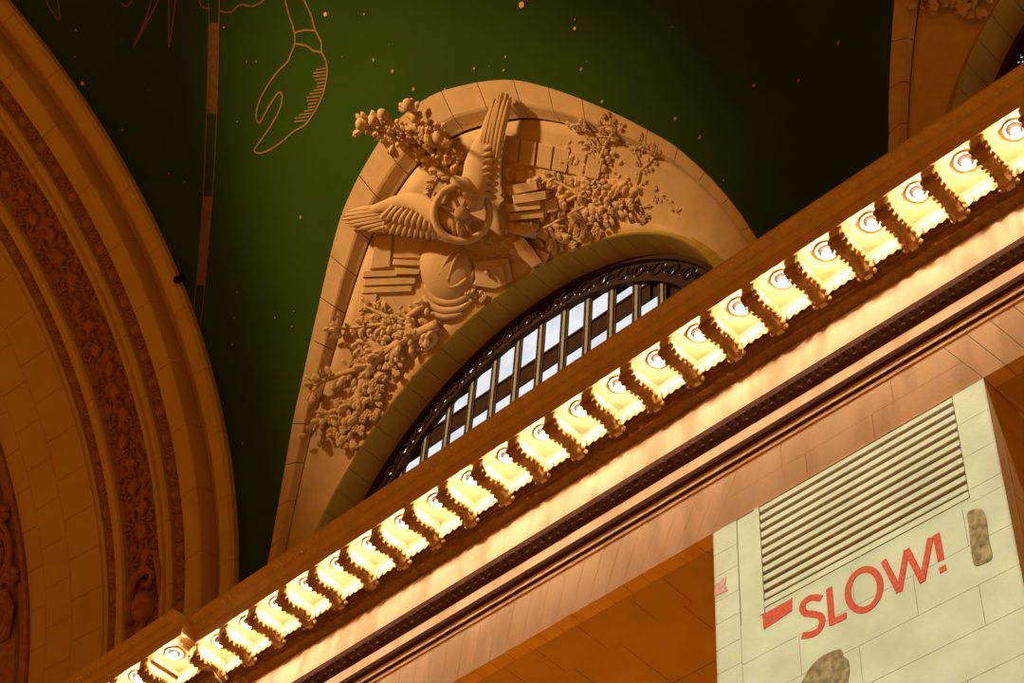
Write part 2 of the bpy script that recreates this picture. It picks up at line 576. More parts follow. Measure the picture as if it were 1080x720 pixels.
def window(idx, xc, label):
    Wn = root('window_%d' % idx, (xc, YW + 1, ZW), label, kind='structure')
    y0 = YW + 0.95
    ri = 6.30

    def ring(r0, r1, ya, yb, name, mat):
        rws = []
        for k in range(97):
            a = math.pi * k / 96
            c, s = math.cos(a), math.sin(a)
            rws.append([(xc + r * c, y, ZW + r * s) for r, y in ((r0, ya), (r1, ya), (r1, yb), (r0, yb))])
        obj(name, MB().grid(rws, True).me(name, False), mat, Wn)
    ring(6.86, 7.02, y0 - 0.12, y0 + 0.2, 'outer_frame', BRONZE)
    ring(6.24, 6.36, y0 - 0.06, y0 + 0.2, 'inner_frame', BRONZE)
    # openwork border: pierced plate
    m = MB()
    NA, NR = 300, 6
    hr = random.Random(idx)
    for i in range(NA):
        for j in range(NR):
            g = i % 10
            hole = (j in (1, 4) and g in (2, 7)) or (j in (2, 3) and g in (0, 4, 5)) or (j == 3 and g == 8)
            if hole and hr.random() < 0.45:
                continue
            v = []
            for y in (y0, y0 + 0.03):
                for jj, ii in ((j, i), (j + 1, i), (j + 1, i + 1), (j, i + 1)):
                    r = 6.34 + (6.9 - 6.34) * jj / NR
                    a = math.pi * ii / NA
                    v.append((xc + r * math.cos(a), y, ZW + r * math.sin(a)))
            m.add(v, [(0, 1, 2, 3), (7, 6, 5, 4), (0, 4, 5, 1), (1, 5, 6, 2), (2, 6, 7, 3), (3, 7, 4, 0)])
    lat = obj('openwork_border', m.me('openwork'), BRONZE, Wn)
    # scrolls on the openwork
    mm = MB()
    for k in range(30):
        a = math.pi * (k + 0.5) / 30
        c = Vector((xc + 6.62 * math.cos(a), y0 - 0.03, ZW + 6.62 * math.sin(a)))
        mm.torus(c, 0.17, 0.03, 12, 5, Vector((1, 0, 0)), Vector((0, 0, 1)))
        for s in (-1, 1):
            d = Vector((-math.sin(a), 0, math.cos(a))) * (0.3 * s)
            mm.torus(c + d, 0.08, 0.022, 8, 4, Vector((1, 0, 0)), Vector((0, 0, 1)))
    mm_o = obj('openwork_scrolls', mm.me('scrolls', True), BRONZE, Wn)
    mm_o['kind'] = 'stuff'
    rws = [[(xc + r * math.cos(a), y0 + 0.1, ZW + r * math.sin(a)) for r in (6.3, 6.95)] for a in [math.pi * k / 64 for k in range(65)]]
    obj('border_glass', MB().grid(rws).me('border_glass'), PANE, Wn)
    rws = [[(xc + r * math.cos(a), y0 + 0.19, ZW + r * math.sin(a)) for r in (0.05, 6.4)] for a in [math.pi * k / 64 for k in range(65)]]
    obj('back_plate', MB().grid(rws).me('back_plate'), BRONZE, Wn)
    # mullions, transoms and panes
    P, o0, pw = 0.822, 0.26, 0.55
    rowsz = [(35.40, 99), (33.55, 34.69), (31.7, 32.84), (30.4, 31.0)]
    for k in range(-8, 8):
        a, b = o0 + P * k, o0 + P * k + pw
        # mullion left of this pane: two thin bars with a hollow between
        xm = a - (P - pw) / 2
        if abs(xm) < ri - 0.1:
            zt = ZW + math.sqrt(ri * ri - xm * xm)
            mu = MB()
            hw = (P - pw) / 2
            mu.box(xc + xm - hw, xc + xm - hw + 0.055, y0 + 0.07, y0 + 0.14, ZW, zt)
            mu.box(xc + xm + hw - 0.055, xc + xm + hw, y0 + 0.07, y0 + 0.14, ZW, zt)
            mu.box(xc + xm - hw, xc + xm + hw, y0 + 0.11, y0 + 0.16, ZW, zt)
            mo_ = obj('mullion', mu.me('mullion'), BRONZEL, Wn)
            sub('mullion_lit_strip', MB().box(xc + xm - 0.045, xc + xm + 0.045, y0 + 0.06, y0 + 0.14, ZW, zt).me('mullion_lit_strip'), PALE, mo_)  # strip that paints the daylit mullion side
        for z0, z1 in rowsz:
            pts = [(a, z0), (b, z0)]
            top = []
            for q in range(9):
                x = b + (a - b) * q / 8
                if abs(x) < ri:
                    zt = min(z1, ZW + math.sqrt(ri * ri - x * x))
                    if zt > z0 + 0.02:
                        top.append((x, zt))
            if len(top) < 2:
                continue
            tmin = min(z for _, z in top)
            if len(top) == 9 and tmin - z0 > 0.12:
                top = [(b, tmin), (a, tmin)]
            poly = [(top[-1][0], z0), (top[0][0], z0)] + top
            obj('pane', MB().prism_y([(xc + x, z) for x, z in poly], y0 + 0.115, y0 + 0.13).me('pane'), PANE, Wn)
    for z0, z1 in ((34.69, 35.40), (32.84, 33.55), (31.0, 31.7)):
        hw = math.sqrt(ri * ri - (z1 - ZW) ** 2)
        t = MB()
        t.box(xc - hw, xc + hw, y0 + 0.105, y0 + 0.16, z0, z1)
        t.box(xc - hw, xc + hw, y0 + 0.065, y0 + 0.16, z0, z0 + 0.07)
        t.box(xc - hw, xc + hw, y0 + 0.065, y0 + 0.16, z1 - 0.07, z1)
        obj('transom', t.me('transom'), BRONZE, Wn)


window(1, XL[0], 'arched bronze window with daylit panes and openwork border in the middle')
window(2, XL[1], 'sliver of arched window at the top right corner')

# ------------------------------------------------------------------ end arch (trim_3): bands swept along the vault curve
A3 = root('trim_3', (XE, YC + RV, ZC), 'ornate stone end arch with carved bands on the left', kind='structure')
TA0, TA1 = math.radians(-6), math.radians(112)


def apt(o, r, th):
    return vault(XE - o, th, r)


def arch_strip(name, prof, mat, t0=TA0, t1=TA1, n=120, smooth=False, parent=None):
    return obj(name, MB().grid([[apt(o, r, t0 + (t1 - t0) * k / n) for o, r in prof] for k in range(n + 1)]).me(name, smooth), mat, parent or A3)


def arch_stone(name, prof, t0, t1, mat=ARCHST, n=5):
    g = 0.00035
    t0, t1 = t0 + g, t1 - g
    m = MB()
    k = len(prof)
    m.grid([[apt(o, r, t0 + (t1 - t0) * i / n) for o, r in prof] for i in range(n + 1)])
    m.f.append(tuple(range(k)))
    m.f.append(tuple(range(n * k, n * k + k))[::-1])
    obj(name, m.me(name), mat, A3)


arch_strip('band_backing', [(0.02, -0.1), (0.3, -0.3), (1.2, -0.38), (1.3, 0.1), (5.5, 0.1), (5.6, 0.25), (8.7, 0.75), (8.8, 0.85), (14, 1.2)], GROUT)
NS = 19
dT = (TA1 - TA0) / NS
cove = [(0, -0.2), (0, 0.16), (0.1, 0.25), (0.38, 0.26), (0.55, 0.19), (0.7, 0.06), (0.85, -0.1), (1.0, -0.2), (1.13, -0.23), (1.13, -0.4)]
flat = [(1.14, -0.35), (1.14, 0.34), (1.17, 0.37), (1.80, 0.37), (1.83, 0.34), (1.87, 0.12), (1.87, 0.0)]
rib1 = [(2.40, 0.05), (2.40, 0.33), (2.46, 0.38), (2.6, 0.38), (2.64, 0.33), (2.68, 0.33), (2.72, 0.41), (2.86, 0.41), (2.92, 0.34), (2.92, 0.05)]
rib2 = [(4.45, 0.05), (4.45, 0.35), (4.5, 0.42), (4.78, 0.42), (4.83, 0.36), (4.83, 0.05)]
for i in range(NS):
    t0 = TA0 + dT * i
    arch_stone('cove_stone', cove, t0, t0 + dT)
    arch_stone('band_stone', flat, t0 + dT * 0.4, t0 + dT * 1.4)
    arch_stone('rib_stone', rib1, t0 + dT * 0.2, t0 + dT * 1.2)
    arch_stone('rib_stone', rib2, t0 + dT * 0.7, t0 + dT * 1.7)
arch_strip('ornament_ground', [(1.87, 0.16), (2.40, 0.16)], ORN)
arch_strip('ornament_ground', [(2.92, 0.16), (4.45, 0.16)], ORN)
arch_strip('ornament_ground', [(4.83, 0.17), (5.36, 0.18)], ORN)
arch_strip('fillet', [(5.36, 0.1), (5.36, 0.26), (5.5, 0.28), (5.52, 0.33)], ARCHST)
# plain splayed soffit in staggered blocks
cols = [(5.52, 6.7), (6.71, 7.7), (7.71, 8.33)]
sp = lambda o: 0.33 + (o - 5.5) * 0.16
for ci, (a, b) in enumerate(cols):
    for i in range(30):
        d2 = (TA1 - TA0) / 29
        t0 = TA0 + d2 * (i - 0.37 * ci)
        arch_stone('soffit_stone', [(a, 0.1), (a, sp(a)), (b, sp(b)), (b, 0.1)], t0, t0 + d2, n=3)
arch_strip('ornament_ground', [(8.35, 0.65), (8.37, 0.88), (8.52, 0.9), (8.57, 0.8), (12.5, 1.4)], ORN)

# carved pieces for the bands (built flat: x along the band's width, y along the arch, z proud)
bud = MB()
bud.ball((0, 0, 0), 0.22, 0.19, 0.16, 10, 4, 0.0)
bud.torus((0, 0, 0.02), 0.22, 0.035, 12, 5)
bud_me = bud.me('bud', True)
cl = MB()
for k in range(6):
    a = k * math.pi / 3 + 0.3
    cl.ball((0.13 * math.cos(a), 0.12 * math.sin(a), 0), 0.085, 0.075, 0.12, 6, 3, 0.0)
cl.ball((0, 0, 0), 0.09, 0.09, 0.15, 6, 3, 0.0)
cl_me = cl.me('berry_cluster', True)
rnd = random.Random(3)


def motif(seed):
    r = random.Random(seed)
    m = MB()
    for k in range(15):
        x, y = r.uniform(-0.68, 0.68), r.uniform(-0.36, 0.36)
        a = r.uniform(0, 6.28)
        L = r.uniform(0.16, 0.3)
        d = Vector((math.cos(a), math.sin(a), 0))
        p0 = Vector((x, y, 0.03)) - d * L / 2
        p1 = Vector((x, y, 0.10)) + Vector((-d.y, d.x, 0)) * r.uniform(-0.08, 0.08)
        p2 = Vector((x, y, 0.03)) + d * L / 2
        m.tube([p0, p1, p2], [0.035, 0.06, 0.02], 5)
    for k in range(9):
        m.ball((r.uniform(-0.68, 0.68), r.uniform(-0.36, 0.36), 0.0), 0.08, 0.08, r.uniform(0.1, 0.17), 6, 3, 0.0)
    # tilted square tablet
    c = Vector((r.uniform(-0.25, 0.25), 0, 0.07))
    a = 0.5 + r.uniform(-0.2, 0.2)
    e1, e2 = Vector((math.cos(a), math.sin(a), 0)) * 0.2, Vector((-math.sin(a), math.cos(a), 0)) * 0.17
    z = Vector((0, 0, 0.09))
    m.add([c - e1 - e2, c + e1 - e2, c + e1 + e2, c - e1 + e2] + [c + (s1 * e1 + s2 * e2) * 0.85 + z for s1, s2 in ((-1, -1), (1, -1), (1, 1), (-1, 1))],
          [(4, 5, 6, 7), (0, 1, 5, 4), (1, 2, 6, 5), (2, 3, 7, 6), (3, 0, 4, 7)])
    return m.me('foliage_motif', False)


motifs = [motif(s) for s in range(3)]


def arch_frame(o, r, th):
    P = Vector(apt(o, r, th))
    n = Vector((0, -math.cos(th), -math.sin(th)))
    t = Vector((0, -math.sin(th), math.cos(th)))
    x = t.cross(n)
    return Matrix.Translation(P) @ Matrix((x, t, n)).transposed().to_4x4()


step = 0.46 / RV
for b, oc in enumerate((2.135, 5.095)):
    k = 0
    t = TA0 + 0.06
    while t < math.radians(84):
        if k % 2 == 0:
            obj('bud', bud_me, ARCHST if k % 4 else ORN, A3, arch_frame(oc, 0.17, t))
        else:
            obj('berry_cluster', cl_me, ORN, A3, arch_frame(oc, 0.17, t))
        k += 1
        t += step
t = TA0 + 0.06
k = 0
while t < math.radians(84):
    obj('foliage_motif', motifs[k % 3], ORN, A3, arch_frame(3.685, 0.16, t) @ Matrix.Rotation(math.pi * (k % 2), 4, 'Z'))
    k += 1
    t += 0.78 / RV
# medallions in the innermost band
med = MB()
hexa = [(0.62 * math.cos(a), 0.95 * math.sin(a)) for a in [math.pi / 3 * k for k in range(6)]]
med.add([(x, y, 0) for x, y in hexa] + [(x * 0.9, y * 0.9, 0.12) for x, y in hexa], [tuple(range(6, 12))] + [(i, (i + 1) % 6, 6 + (i + 1) % 6, 6 + i) for i in range(6)])
med.torus((0, 0, 0.12), 0.42, 0.06, 28, 6, sy=1.5)
for k in range(8):
    a = k * math.pi / 4
    med.ball((0.2 * math.cos(a), 0.32 * math.sin(a), 0.12), 0.09, 0.11, 0.1, 6, 3, 0.0)
med.ball((0, 0, 0.12), 0.12, 0.15, 0.12, 8, 3, 0.0)
med_me = med.me('medallion')
rg = MB()
rg.torus((0, 0, 0.08), 0.85, 0.09, 32, 6, sy=1.25)
rg.torus((0, 0, 0.06), 0.65, 0.05, 32, 6, sy=1.25)
for k in range(10):
    a = k * math.pi / 5
    rg.ball((0.35 * math.cos(a), 0.42 * math.sin(a), 0.0), 0.13, 0.13, 0.14, 6, 3, 0.0)
rg_me = rg.me('wreath', True)
for k in range(9):
    t = math.radians(20.5 + k * 6.6)
    if k % 2 == 0:
        obj('medallion', med_me, ORN, A3, arch_frame(9.4, 1.0, t))
    else:
        obj('wreath', rg_me, ORN, A3, arch_frame(9.5, 0.97, t))
    for s in (0.5,):
        for e in (-0.5, 0.25, 0.8):
            obj('berry_cluster', cl_me, ORN, A3, arch_frame(9.3 + e, 0.97, t + math.radians(3.3)) @ Matrix.Scale(1.6, 4))
# scroll bracket at the foot of the wide band
sc = MB()
sc.tube([(-0.65, -0.9, 0.1), (-0.6, -0.2, 0.22), (-0.25, 0.25, 0.28), (0.25, 0.32, 0.26), (0.5, 0.05, 0.24), (0.3, -0.2, 0.22), (0.05, -0.05, 0.22)],
        [0.16, 0.15, 0.14, 0.12, 0.1, 0.09, 0.07], 8)
sc.tube([(0.75, -0.9, 0.1), (0.72, 0.1, 0.2), (0.6, 0.7, 0.22), (0.3, 0.9, 0.18)], [0.12, 0.11, 0.09, 0.05], 8)
sc.ball((-0.1, -0.65, 0.05), 0.45, 0.5, 0.35, 12, 5, 0.0)
obj('scroll_bracket', sc.me('scroll_bracket', True), ORN, A3, arch_frame(3.6, 0.2, math.radians(15.6)))

# ------------------------------------------------------------------ entablature
XK = -28.93          # where the cornice steps forward
XR = 7.0
XLf = -44.0
STEP = 0.41
ENT = root('trim_4', (-12, 18.4, 26), 'brightly lit stone cornice with a row of bulb brackets', kind='structure')
crown = [(17.10, 27.23), (17.115, 27.17), (17.17, 27.145), (17.27, 27.10), (17.36, 27.03), (17.41, 26.985), (17.45, 26.98), (17.45, 26.68), (17.60, 26.68), (17.60, 26.73), (18.45, 26.73), (18.45, 27.28)]
bed = [(18.40, 27.0), (18.40, 26.45), (18.43, 26.38), (18.46, 26.35), (18.50, 26.33), (18.52, 26.29), (18.57, 26.26), (18.60, 26.19), (18.80, 26.15), (19.6, 26.15), (19.6, 27.0)]


def course(name, prof, mat, x0=None, x1=None, parent=ENT):
    for a, b, dy in ((XLf, XK, -STEP), (XK, XR, 0.0)):
        obj(name, MB().prism_x([(y + dy, z) for y, z in prof], a, b).me(name), mat, parent)


course('crown', crown, CORN)
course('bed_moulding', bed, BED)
obj('cornice_top', MB().box(XLf, XR, 18.0, 21.4, 27.0, 27.2).me('cornice_top'), STONE, ENT)
FR = root('trim_5', (-12, 18.8, 24), 'stone frieze and moulded architrave below the lit cornice', kind='structure')
course('frieze', [(18.80, 26.2), (18.80, 24.9), (19.6, 24.9), (19.6, 26.2)], FRIEZE, parent=FR)
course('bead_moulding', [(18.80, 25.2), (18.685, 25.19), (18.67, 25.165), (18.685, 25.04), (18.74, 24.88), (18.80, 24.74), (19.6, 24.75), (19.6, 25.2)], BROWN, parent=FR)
course('fascia', [(18.80, 24.8), (18.80, 23.9), (19.6, 23.9), (19.6, 24.8)], VEIN, parent=FR)
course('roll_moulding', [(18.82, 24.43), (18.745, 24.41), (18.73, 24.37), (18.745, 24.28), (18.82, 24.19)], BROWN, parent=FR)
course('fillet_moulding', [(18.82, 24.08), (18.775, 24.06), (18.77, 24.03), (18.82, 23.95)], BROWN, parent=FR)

# crown leaves (shared mesh)
lf = MB()
lf.add([(-0.10, -0.05, 0.0), (0.10, -0.05, 0.0), (0.085, 0.08, 0.0), (0, 0.15, 0.0), (-0.085, 0.08, 0.0), (0, -0.05, 0.05), (0, 0.07, 0.055)],
       [(0, 5, 6, 4), (5, 1, 2, 6), (4, 6, 3), (6, 2, 3), (0, 1, 5)])
leaf_c = lf.me('crown_leaf')


def yz_frame(x, y, z, ny, nz, s=1.0):
    n = Vector((0, ny, nz)).normalized()
    xx = Vector((1, 0, 0))
    t = n.cross(xx)
    return Matrix.Translation((x, y, z)) @ Matrix((xx, t, n)).transposed().to_4x4() @ Matrix.Scale(s, 4)


k = 0
x = -33.5
while x < 0.6:
    dy = -STEP if x < XK else 0
    obj('crown_leaf', leaf_c, CORN, ENT, yz_frame(x, 17.225 + dy, 27.115, -0.55, -0.83, 0.95))
    x += 0.215
tg = MB()
tg.add([(-0.085, 0.07, 0), (0.085, 0.07, 0), (0.08, -0.05, 0.01), (0, -0.12, 0.02), (-0.08, -0.05, 0.01), (0, 0.07, 0.05), (0, -0.04, 0.075)],
       [(0, 5, 6, 4), (5, 1, 2, 6), (4, 6, 3), (6, 2, 3), (0, 1, 5)])
tongue = tg.me('leaf_tongue')
x = -33.5
while x < 0.6:
    dy = -STEP if x < XK else 0
    obj('leaf_tongue', tongue, CORN, ENT, yz_frame(x, 18.345 + dy, 26.415, -1.0, 0.0, 1.3))
    x += 0.178
bd = MB()
bd.ball((0, 0, 0), 0.042, 0.035, 0.04, 6, 4)
bd.ball((0.085, 0, 0), 0.022, 0.035, 0.035, 5, 3)
bead = bd.me('bead', True)
x = -27.0
while x < -4.6:
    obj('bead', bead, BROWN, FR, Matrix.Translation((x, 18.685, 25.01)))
    x += 0.205
dr = MB()
dr.ball((0, 0, 0), 0.055, 0.05, 0.05, 6, 4)
drop = dr.me('dart', True)
x = -27.0
while x < -4.6:
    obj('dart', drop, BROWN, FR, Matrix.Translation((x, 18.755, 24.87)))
    x += 0.205

# coffers with rosettes, the brackets between them, and the bulbs
C0 = Vector((0, 17.77, 26.70))
cf = MB()
cf.box(-0.56, 0.36, -0.165, 0.64, 0.0, 0.025)                       # ceiling of the coffer
cf.box(-0.56, 0.36, 0.58, 0.64, -0.26, 0.0)                         # back wall
for q, zz in ((0.035, 0.0), (0.018, -0.03)):                        # stepped fillet at the top of the walls
    cf.box(-0.54, 0.345, 0.58 - q, 0.58, zz - 0.03, zz)
    cf.box(-0.54, -0.54 + q, -0.16, 0.60, zz - 0.03, zz)
    cf.box(0.345 - q, 0.345, -0.16, 0.60, zz - 0.03, zz)
cf_me = cf.me('coffer')
ro = MB()
ro.torus((0, 0, -0.012), 0.195, 0.035, 24, 8)
ro_me = ro.me('rosette', True)
cu = MB()
cu.tube([(0, 0, 0.0), (0, 0, -0.012), (0, 0, -0.016)], [0.165, 0.16, 0.11], 20)
cu_me = cu.me('lamp_cup', False)
bp = [(17.50, 26.73), (17.49, 26.66), (17.50, 26.52), (17.53, 26.40), (17.60, 26.32), (17.72, 26.29), (17.86, 26.31), (17.98, 26.345), (18.10, 26.345), (18.22, 26.31), (18.32, 26.25), (18.40, 26.20), (18.46, 26.20), (18.46, 26.73)]
web = MB()
web.prism_x([(y - C0.y, z - C0.z) for y, z in bp], -0.075, 0.075)
web_me = web.me('modillion')
lb = MB()
low = [(y - C0.y, z - C0.z) for y, z in bp[3:12]]
lb.tube([(0, y, z + 0.035) for y, z in low], [0.15, 0.16, 0.16, 0.15, 0.14, 0.14, 0.15, 0.155, 0.14], 8, True, ((0, 0, 1), 0.45))
for j in range(9):
    t = j / 8 * (len(low) - 1)
    i0_ = min(int(t), len(low) - 2)
    y = low[i0_][0] + (low[i0_ + 1][0] - low[i0_][0]) * (t - i0_)
    z = low[i0_][1] + (low[i0_ + 1][1] - low[i0_][1]) * (t - i0_)
    for sg in (-1, 1):
        lb.ball((sg * 0.15, y, z + 0.05), 0.06, 0.055, 0.06, 7, 5)
lb.box(-0.15, 0.15, bp[0][0] - C0.y, bp[0][0] - C0.y + 0.06, -0.36, 0.02)
lb_me = lb.me('acanthus_leaf', True)
bu = MB()
bu.ball((0, 0, -0.1), 0.074, 0.074, 0.08, 12, 8)
bulb_me = bu.me('light_bulb', True)
so = MB()
so.tube([(0, 0, 0.0), (0, 0, -0.025), (0, 0, -0.04)], [0.055, 0.055, 0.04], 12)
so_me = so.me('socket', True)

bx = [(-7.37 - k, 0.0) for k in range(22)] + [(-29.54, -STEP), (-30.85, -STEP), (-32.16, -STEP)]
bx = [(-7.37 + k, 0.0) for k in (3, 2, 1)] + bx
ordn = ['rightmost', 'second', 'third', 'fourth', 'fifth', 'sixth', 'seventh', 'eighth', 'ninth', 'tenth', 'eleventh', 'twelfth', 'thirteenth', 'fourteenth', 'fifteenth',
        'sixteenth', 'seventeenth', 'eighteenth', 'nineteenth', 'twentieth', 'twenty-first', 'twenty-second']
for i, (x, dy) in enumerate(bx):
    M = Matrix.Translation((x, C0.y + dy, C0.z))
    co_ = obj('coffer', cf_me, CORN, ENT, M)
    sub('rosette', ro_me, CORN, co_)
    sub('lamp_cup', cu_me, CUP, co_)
    xb = x - 0.605 if i != 25 else x - 0.76
    mo = obj('modillion', web_me, CORN, ENT, Matrix.Translation((xb, C0.y + dy, C0.z)))
    sub('acanthus_leaf', lb_me, BRACK, mo)
    b = obj('light_bulb', bulb_me, BULB, None, M)
    so_o = sub('socket', so_me, BRONZE, b)
    j = i - 3
    if j < 0:
        lab = 'glowing bulb under the cornice, %s beyond the right edge' % ('third', 'second', 'first')[i]
    elif j == 0:
        lab = 'glowing round bulb under the cornice, rightmost of the visible row'
    elif j < 22:
        lab = 'glowing round bulb under the cornice, %s from the right end' % ordn[j]
    elif j == 22:
        lab = 'glowing round bulb at the corner where the cornice steps forward'
    elif j == 23:
        lab = 'glowing round bulb just left of the cornice corner, near the bottom edge'
    else:
        lab = 'glowing bulb beyond the cornice corner, off the bottom left edge'
    tag(b, lab, 'light bulb', 'bulbs along the cornice')

# ------------------------------------------------------------------ side wall: lintel band, openings, pier
YF = 18.82
ZB, ZTp = 22.66, 23.96
PX0, PX1 = -15.01, -9.35
BAY = 19.71
WALL = root('wall_back', (-12, YF, 22), 'buff stone side wall below the cornice with deep openings', kind='structure')
obj('wall_core', MB().box(XLf, XR, YF + 0.03, YF + 1.0, ZB + 0.02, ZTp).me('core'), GROUT, WALL)
g = 0.006


def band_block(poly):
    obj('lintel_stone', MB().prism_y(poly, YF, YF + 0.3).me('lintel_stone'), VEIN, WALL)


sk = 0.66
for p0 in (PX0 - BAY, PX0, PX0 + BAY):
    p1 = p0 + (PX1 - PX0)
    # stones over the pier, between the skewbacks, in two courses
    zm = ZB + 0.62
    fr = lambda z: sk * (z - ZB) / (ZTp - ZB)
    for (za, zb, parts) in ((ZB, zm, (0.0, 0.37, 0.62, 1.0)), (zm, ZTp, (0.0, 0.28, 0.7, 1.0))):
        for a, b in zip(parts[:-1], parts[1:]):
            def xat(t, z):
                return (p0 + fr(z)) * (1 - t) + (p1 - fr(z)) * t
            qa = lambda z: xat(a, z) if a in (0.0,) else xat(a, ZB)
            qb = lambda z: xat(b, z) if b in (1.0,) else xat(b, ZB)
            band_block([(qa(za) + g, za + g), (qb(za) - g, za + g), (qb(zb) - g, zb), (qa(zb) + g, zb)])
for p1 in (PX1 - BAY, PX1):
    q0 = p1 + BAY - (PX1 - PX0)      # left edge of the next pier
    n = 33
    for i in range(n):
        a, b = p1 + (q0 - p1) * i / n, p1 + (q0 - p1) * (i + 1) / n
        ta, tb = -sk * (1 - 2 * i / n), -sk * (1 - 2 * (i + 1) / n)
        band_block([(a + g, ZB), (b - g, ZB), (b + tb - g, ZTp), (a + ta + g, ZTp)])
    # soffit of the opening
    x = p1
    k = 0
    while x < q0 - 0.05:
        x2 = min(q0, x + 1.05 + 0.25 * math.sin(k * 2.1))
        obj('soffit_stone', MB().box(x + g, x2 - g, YF + 0.305, 19.97, ZB, ZB + 0.3).me('soffit_stone'), STONE, WALL)
        k += 1
        x = x2
    x = p1
    k = 0
    while x < q0 - 0.05:
        x2 = min(q0, x + 1.35 + 0.3 * math.sin(k * 1.7))
        for ya, yb in ((20.0, 21.6), (21.61, 23.2), (23.21, 25.0)):
            obj('soffit_panel', MB().box(x + g, x2 - g, ya + g, yb, ZB + 0.07, ZB + 0.3).me('soffit_panel'), STONE, WALL)
        k += 1
        x = x2
    obj('soffit_backing', MB().box(p1, q0, YF + 0.1, 25.0, ZB + 0.15, ZB + 0.5).me('soffit_backing'), GROUT, WALL)
    obj('recess_wall', MB().box(p1 - 0.5, q0 + 0.5, 25.0, 25.3, 8.0, ZB + 0.5).me('recess_wall'), STONE, WALL)

# pier
PI = root('wall_pier', ((PX0 + PX1) / 2, YF, 8.0), 'pale stone pier washed by projector light, with louvre vent', kind='structure')
LX0, LX1, LZ0 = -13.97, -9.96, 20.48
obj('pier_core', MB().box(PX0 + 0.02, PX1 - 0.02, YF + 0.26, 25.0, 8.0, ZB).me('pier_core'), GROUT, PI)


def pstone(x0, x1, z0, z1, name='pier_stone', y0=YF, d=0.28, mat=PIERST):
    q = 0.0035
    obj(name, MB().box(x0 + q, x1 - q, y0, y0 + d, z0 + q, z1 - q).me(name), mat, PI)


# left edge strip and framing strips beside the vent
z = ZB
k = 0
while z > LZ0 - 2.4:
    h = 0.5 if k % 2 else 0.56
    pstone(PX0, -14.48, max(z - h, 18.2), z)
    z -= h
    k += 1
pstone(-14.475, -14.08, LZ0 - 0.25, ZB, 'frame_strip', YF + 0.012)
pstone(-14.075, LX0, LZ0 - 0.25, ZB, 'frame_strip', YF - 0.012)
pstone(LX0, LX1, LZ0 - 0.13, LZ0, 'frame_strip', YF - 0.012)
pstone(LX0, LX1, LZ0 - 0.25, LZ0 - 0.13, 'frame_strip', YF + 0.008)
z = ZB
for h in (0.72, 0.74, 0.70, 0.72):
    pstone(LX1, PX1, max(z - h, LZ0 - 0.25), z)
    z -= h
courses = [(20.23, 19.42), (19.42, 18.62), (18.62, 17.84), (17.84, 17.06), (17.06, 16.28), (16.28, 15.4), (15.4, 14.4), (14.4, 13.2), (13.2, 12.0), (12.0, 10.0), (10.0, 8.0)]
rr = random.Random(5)
for i, (zt, zb) in enumerate(courses):
    x0 = -14.48 if zt > 18.3 else PX0
    cuts = [x0]
    x = x0 + (1.15 if i % 2 else 2.25)
    while x < PX1 - 0.7:
        cuts.append(x)
        x += 2.05 + rr.uniform(-0.25, 0.25)
    cuts.append(PX1)
    for a, b in zip(cuts[:-1], cuts[1:]):
        pstone(a, b, zb, zt)
# right and left return faces of the pier
z = ZB
k = 0
while z > 9:
    for s, xa, xb in ((1, PX1 - 0.05, PX1), (-1, PX0, PX0 + 0.05)):
        ya = YF + 0.29
        for yb in ((20.4, 22.2, 25.0) if k % 2 else (21.2, 23.0, 25.0)):
            obj('return_stone', MB().box(xa, xb, ya + 0.004, yb - 0.004, z - 0.80, z - 0.006).me('return_stone'), STONE, PI)
            ya = yb
    z -= 0.806
    k += 1

# louvre vent
LV = root('louvre_vent', ((LX0 + LX1) / 2, YF, LZ0), 'wide louvred vent of sloping slats at the top of the pale pier', 'vent')
obj('vent_box', MB().box(LX0, LX1, YF + 0.2, YF + 0.25, LZ0, ZB).me('vent_box'), GROUT, LV)
NSL = 11
pit = (ZB - LZ0) / NSL
slat = MB()
slat.prism_x([(YF + 0.0, 0.105), (YF + 0.0, 0.008), (YF + 0.012, 0.0), (YF + 0.19, 0.0), (YF + 0.19, 0.06), (YF + 0.03, 0.115)], LX0 + 0.01, LX1 - 0.01)
slat_me = slat.me('slat')
for i in range(NSL):
    obj('slat', slat_me, PIERST, LV, Matrix.Translation((0, 0, LZ0 + pit * i + 0.06)))

# ------------------------------------------------------------------ projected picture on the pier, its light given as thin coloured plates
YL = YF - 0.014
YB = YF - 0.001


def c8(x, y):
    p = on_wall(740 + x / 3.176, 520 + y / 3.176, YF)
    return (p.x, p.z)


def stroke(pts, wd, dy=0.0):
    """flat stroke of width wd along points in the wall plane, 12 mm thick"""
    m = MB()
    P = [Vector((x, 0, z)) for x, z in pts]
    L, R_ = [], []
    for i, p in enumerate(P):
        d = (P[min(i + 1, len(P) - 1)] - P[max(i - 1, 0)]).normalized()
        s = Vector((-d.z, 0, d.x)) * wd / 2
        L.append(p + s)
        R_.append(p - s)
    rows = [[(a.x, YL + dy, a.z), (b.x, YL + dy, b.z), (b.x, YB, b.z), (a.x, YB, a.z)] for a, b in zip(L, R_)]
    m.grid(rows, True)
    m.f.append((0, 1, 2, 3))
    e = (len(rows) - 1) * 4
    m.f.append((e + 3, e + 2, e + 1, e))
    return m


SW = root('projected_word', (-11.9, YL, 19.2), 'large red projected capital letters reading SLOW! on the pale pier', 'lettering')


def letter(name, strokes, wd):
    m = MB()
    for k, s in enumerate(strokes):
        q = stroke(s, wd, -0.0015 * k)
        m.add(q.v, q.f)
    obj(name, m.me(name), RED, SW)


